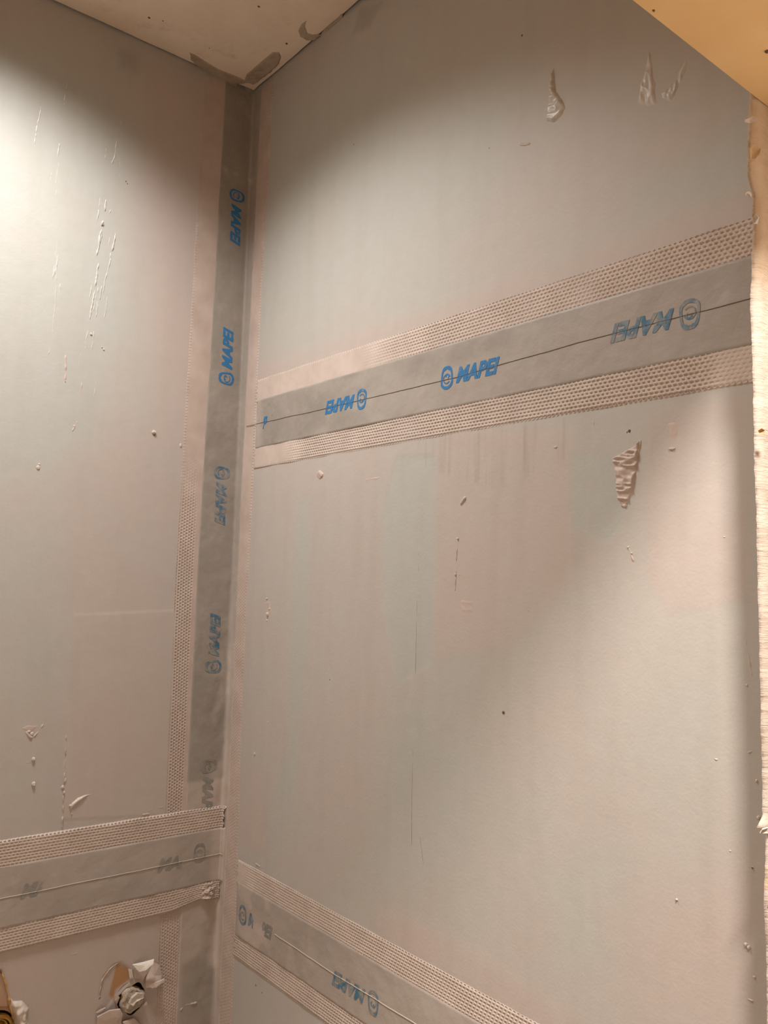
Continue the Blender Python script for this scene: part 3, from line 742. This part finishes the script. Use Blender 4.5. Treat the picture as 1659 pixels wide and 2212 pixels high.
def lathe(name, prof, c, mat, parent, n=36, jitter=0., seed=0):
    """axis along +y (out of the left wall); prof: (radius, y)"""
    v = []; f = []
    for k, (r, y) in enumerate(prof):
        for i in range(n):
            a = 2*math.pi*i/n; ca, sa = math.cos(a), math.sin(a)
            j = 1+jitter*float(fbm(np.array(ca*3+k*.6), np.array(sa*3+seed), seed))
            v.append((c[0]+r*ca*j, y+jitter*.012*float(fbm(np.array(r*ca*260), np.array(r*sa*260), seed+2)), c[1]+r*sa*j))
    m = len(prof)
    for k in range(m-1):
        for i in range(n): f.append((k*n+i, k*n+(i+1) % n, (k+1)*n+(i+1) % n, (k+1)*n+i))
    o = mesh_np(name, v, [np.array(f), np.array([list(range((m-1)*n, m*n))])], mat); child(o, parent); return o
p1 = empty('water_outlet', (PIPE[0], 0, PIPE[1]))
lathe('pipe_socket', [(.0150, -.05), (.0150, -.004), (.0158, -.003), (.0158, .0015), (.0140, .003)], PIPE, M_BRASS, p1)
lathe('plaster_plug', [(.0148, -.002), (.0150, .0035), (.0140, .0065), (.0120, .0075), (.0112, .0070), (.0085, .0090), (.0060, .0085), (.0040, .0105), (.0015, .0100), (.0005, .0102)], PIPE,
      simple('dirty_plaster_plug', lin(206, 192, 178), .6, .35, lin(150, 134, 118), 90, .8, .0015, 200), p1, 40, .55, 3)
q = flake('white_plaster_lump', [(PIPE[0]+dx, dy, PIPE[1]+dz) for dx, dy, dz in [(.008, .010, .002), (.006, .012, .0085), (-.001, .012, .0125), (-.009, .011, .0095), (-.0105, .0105, .004), (-.006, .0125, .0045), (.001, .013, .003), (.004, .012, -.001)]], M_PLASTER_W, None, .005, .0012)
child(q, p1)
tag(p1, 'round water outlet plugged with plaster in a broken hole below the tape', 'water outlet')
p2 = empty('water_outlet', (PIPE2[0], 0, PIPE2[1]))
lathe('pipe_socket', [(.0165, -.05), (.0165, -.002), (.0172, .0), (.0172, .006), (.0160, .008), (.0135, .008), (.0130, -.01)], PIPE2, M_BRASS, p2)
lathe('threaded_ring', [(.0125, -.015), (.0125, .004), (.0105, .005), (.010, -.012)], PIPE2, M_BRASS, p2)
tag(p2, 'brass water outlet in tan board at the bottom left edge', 'water outlet')

# ------------------------------------------------------------------ right wall details
dab(WR, [(1197, 138), (1201, 165), (1204, 195), (1215, 210), (1224, 232), (1214, 252), (1195, 268), (1180, 264), (1180, 235), (1186, 205), (1183, 185), (1190, 160)], .0028, M_GLOSS, ripple=.0022, rdir=1.4, rscale=300, res=.0007, edgew=.004)
dab(WR, [(1398, 100), (1410, 112), (1418, 160), (1424, 230), (1400, 236), (1374, 225), (1378, 190), (1390, 150)], .0009, M_GLOSS, ripple=.0014, rdir=.12, rscale=430, res=.0007, edgew=.005, name='adhesive_swipe')
dab(WR, [(1424, 200), (1455, 170), (1482, 112), (1495, 118), (1488, 150), (1468, 200), (1450, 228), (1426, 222)], .0007, M_GLOSS, ripple=.0011, rdir=.12, rscale=430, res=.0007, edgew=.006, name='adhesive_swipe')
dab(WR, [(1323, 988), (1350, 975), (1378, 955), (1384, 948), (1382, 990), (1374, 1030), (1368, 1062), (1358, 1088), (1343, 1096), (1334, 1080), (1330, 1040)], .0016, M_PLASTER, ripple=.0030, rdir=1.45, rscale=330, edgew=.002, res=.0006, rough=.8)
dab(WR, [(1430, 905), (1470, 895), (1480, 930), (1468, 965), (1450, 972), (1436, 950)], .0005, M_PLASTER, ripple=.0006, rdir=1.5, rscale=200, edgew=.008)
dab(WR, [(1180, 935), (1215, 930), (1212, 955), (1200, 968), (1188, 960)], .0005, M_PLASTER, ripple=.0007, rdir=1.5, rscale=200, edgew=.008)
dab(WR, [(682, 1020), (692, 1012), (703, 1020), (700, 1032), (690, 1040), (684, 1034)], .0008, M_PLASTER, ripple=.0026, rdir=.8, rscale=200, edgew=.003)
dab(WR, [(783, 1030), (826, 1024), (822, 1040), (790, 1046)], .0004, M_PLASTER, ripple=.0008, rdir=1.5, rscale=260, edgew=.004)
dab(WR, [(983, 1285), (1032, 1285), (1030, 1345), (990, 1350)], .0003, M_PLASTER, ripple=.0006, rdir=1.5, rscale=280, edgew=.008)
dab(WR, [(570, 1298), (585, 1292), (588, 1320), (582, 1340), (572, 1330)], .0006, M_PLASTER, edgew=.004)
for px, wd, ht in [
    ([(1008, 1072), (1001, 1082), (995, 1092)], .004, .0022), ([(996, 1098), (994, 1115)], .0015, .0006), ([(990, 1163), (988, 1190), (986, 1215)], .002, .0013),
    ([(987, 1215), (985, 1242)], .002, .0013), ([(985, 1244), (983, 1280)], .0026, .0014),
    ([(1344, 1095), (1350, 1130), (1358, 1170)], .002, .0007), ([(1358, 1180), (1362, 1195), (1370, 1215)], .002, .0012),
    ([(660, 1483), (660, 1505), (659, 1530)], .0022, .0007), ([(659, 1530), (658, 1600)], .0012, .0004),
    ([(1120, 312), (1135, 313), (1148, 309)], .003, .0014), ([(1098, 360), (1115, 345), (1150, 323)], .0014, .0005), ([(1100, 362), (1112, 355)], .003, .0009),
    ([(552, 1865), (562, 1872)], .002, .0013), ([(536, 1586), (545, 1587), (550, 1584)], .0015, .0009), ([(1385, 945), (1378, 990), (1372, 1030)], .0025, .0013),
    ([(1045, 965), (1062, 963)], .002, .0008), ([(1235, 978), (1275, 974), (1290, 970)], .0012, .0005),
    ([(950, 945), (946, 985), (944, 1010)], .0012, .0004), ([(1055, 1420), (1042, 1440)], .001, .0003),
    ([(1405, 1320), (1460, 1308), (1580, 1294)], .0012, .0004), ([(1438, 1418), (1452, 1460), (1470, 1520)], .0012, .0004),
    ([(1407, 1495), (1412, 1560), (1418, 1640)], .0012, .0003), ([(1612, 1375), (1614, 1400), (1620, 1430), (1628, 1470)], .002, .0013),
    ([(1612, 1628), (1622, 1622), (1632, 1622)], .002, .0016), ([(585, 1998), (600, 2010)], .0012, .0005),
    ([(800, 1970), (860, 1995), (905, 2005), (940, 2022)], .0014, .0004), ([(1172, 2105), (1230, 2150), (1300, 2200)], .0012, .0004),
]: ridge(WR, px, wd, ht, M_PLASTER, wob=.001)
for k in range(26):                                   # trowel drags below the upper tape
    rn = random.Random(500+k); px = rn.uniform(945, 1290); y0 = 945-(px-945)*.17+rn.uniform(4, 30); ln = rn.uniform(15, 70)
    ridge(WR, [(px, y0), (px-rn.uniform(0, 3), y0+ln)], .0012, .0005, M_PLASTER, 'trowel_drag', rough=1., wob=.001)
for a in [(579, 1327, .0035, .004, .003), (583, 1315, .002, .002, .002), (577, 1293, .003, .0015, .0015), (551, 1628, .002, .003, .002), (577, 1340, .003, .002, .001), (579, 1560, .0012, .0012, .001),
          (990, 1164, .0018, .0018, .002), (985, 1241, .0018, .0018, .002), (993, 1241, .0012, .001, .001), (1201, 966, .003, .0015, .0016), (1452, 970, .004, .0015, .002),
          (1358, 1182, .0016, .0016, .0014), (1365, 1195, .0014, .0014, .0012), (1350, 1092, .003, .002, .002), (1635, 1687, .0014, .0016, .0014), (1640, 1766, .002, .0022, .002), (1652, 1762, .0022, .0014, .002),
          (1614, 1480, .0014, .0014, .0012), (1578, 1838, .001, .001, .0008), (1463, 1943, .0014, .0014, .0014), (1612, 2040, .002, .002, .002), (1618, 2046, .0016, .002, .002), (1626, 1874, .0012, .0012, .001),
          (1630, 2110, .0016, .001, .001), (1622, 2160, .003, .0008, .001), (1548, 1640, .002, .001, .001), (1565, 1160, .0016, .001, .0008), (1180, 1050, .001, .001, .0008), (1160, 980, .0014, .0008, .0008)]: crumb(WR, *a)
for a in [(1088, 1539, .0022, .0020, .0010), (1128, 77, .0016, .0018, .0008), (713, 1468, .0012, .0012, .0006), (764, 312, .0008, .001, .0005), (1360, 931, .0020, .0020, .0008), (1355, 934, .0010, .0012, .0006),
          (553, 2128, .0016, .0012, .0008), (566, 2144, .0016, .0008, .0006), (1142, 1320, .0008, .0008, .0005), (1057, 320, .001, .001, .0005), (1463, 1945, .0008, .0006, .002),
          (1626, 1874, .0012, .0012, .0012), (785, 1033, .001, .001, .0006)]: crumb(WR, *a, dark=True)
for px in [[(913, 1000), (912, 1120)], [(908, 1130), (903, 1250)], [(902, 1260), (898, 1430), (895, 1560)], [(893, 1580), (890, 1700), (889, 1860)], [(945, 345), (941, 385), (939, 424)], [(908, 430), (917, 430)],
           [(906, 1800), (914, 1860), (918, 1880)]]:
    ridge(WR, px, .0007, .00055, M_DARK, 'pencil_line', rough=.2)

# ------------------------------------------------------------------ ceiling details
dab(WC, [(408, 112), (422, 118), (470, 148), (520, 168), (545, 180), (500, 182), (462, 166), (425, 142), (412, 128)], .0008, M_SMEAR, edgew=.003, name='adhesive_smear')
dab(WC, [(588, 112), (604, 112), (609, 122), (604, 138), (580, 160), (548, 184), (526, 176), (532, 160), (565, 132)], .0009, M_SMEAR, ripple=.0006, rdir=.7, rscale=120, edgew=.003, name='adhesive_smear')
dab(WC, [(664, 42), (650, 52), (644, 66), (648, 80), (662, 88), (680, 87), (694, 74), (676, 76), (664, 70), (660, 56)], .0006, M_SMEAR, edgew=.002, name='adhesive_smear')
dab(WC, [(690, 78), (716, 52), (740, 32), (735, 48), (712, 70), (700, 80)], .0004, M_SMEAR, edgew=.006, name='adhesive_smear')
for a in [(619, 94, .0035, .0035, .0012), (559, 14, .004, .003, .001), (322, 38, .004, .003, .0012), (352, 45, .002, .002, .0008), (452, 104, .0015, .0015, .0006)]: crumb(WC, *a, dark=True)
crumb(WLO, 1412, 22, .002, .0015, .001, True); crumb(WLO, 1657, 110, .003, .003, .0015, True)

# ------------------------------------------------------------------ lamps themselves
def puck(name, loc, r, h, label, mat):
    o = empty(name, loc); n = 40; v = []; f = []
    prof = [(r*.72, -.001), (r*.98, -.003), (r, -.001), (r, h), (r*.72, h)]
    for (rr, zz_) in prof:
        for i in range(n): a = 2*math.pi*i/n; v.append((rr*math.cos(a), rr*math.sin(a), zz_))
    for k in range(len(prof)):
        k2 = (k+1) % len(prof)
        for i in range(n): f.append((k*n+i, k2*n+i, k2*n+(i+1) % n, k*n+(i+1) % n))
    mesh_np('trim_ring', v, [np.array(f)], mat, o)
    return tag(o, label, 'ceiling light')
M_TRIM = simple('white_enamel', lin(238, 236, 232), .35, .5, bs=0)
puck('recessed_ceiling_light', (LAMP_A[0], LAMP_A[1], CEIL), .145, .012, 'small round recessed light in the niche ceiling', M_TRIM)
puck('ceiling_light', (LAMP_B[0], LAMP_B[1], LAMP_B[2]+.004), .1, RC-LAMP_B[2]-.004, 'round white ceiling light in the room outside the niche', M_TRIM)
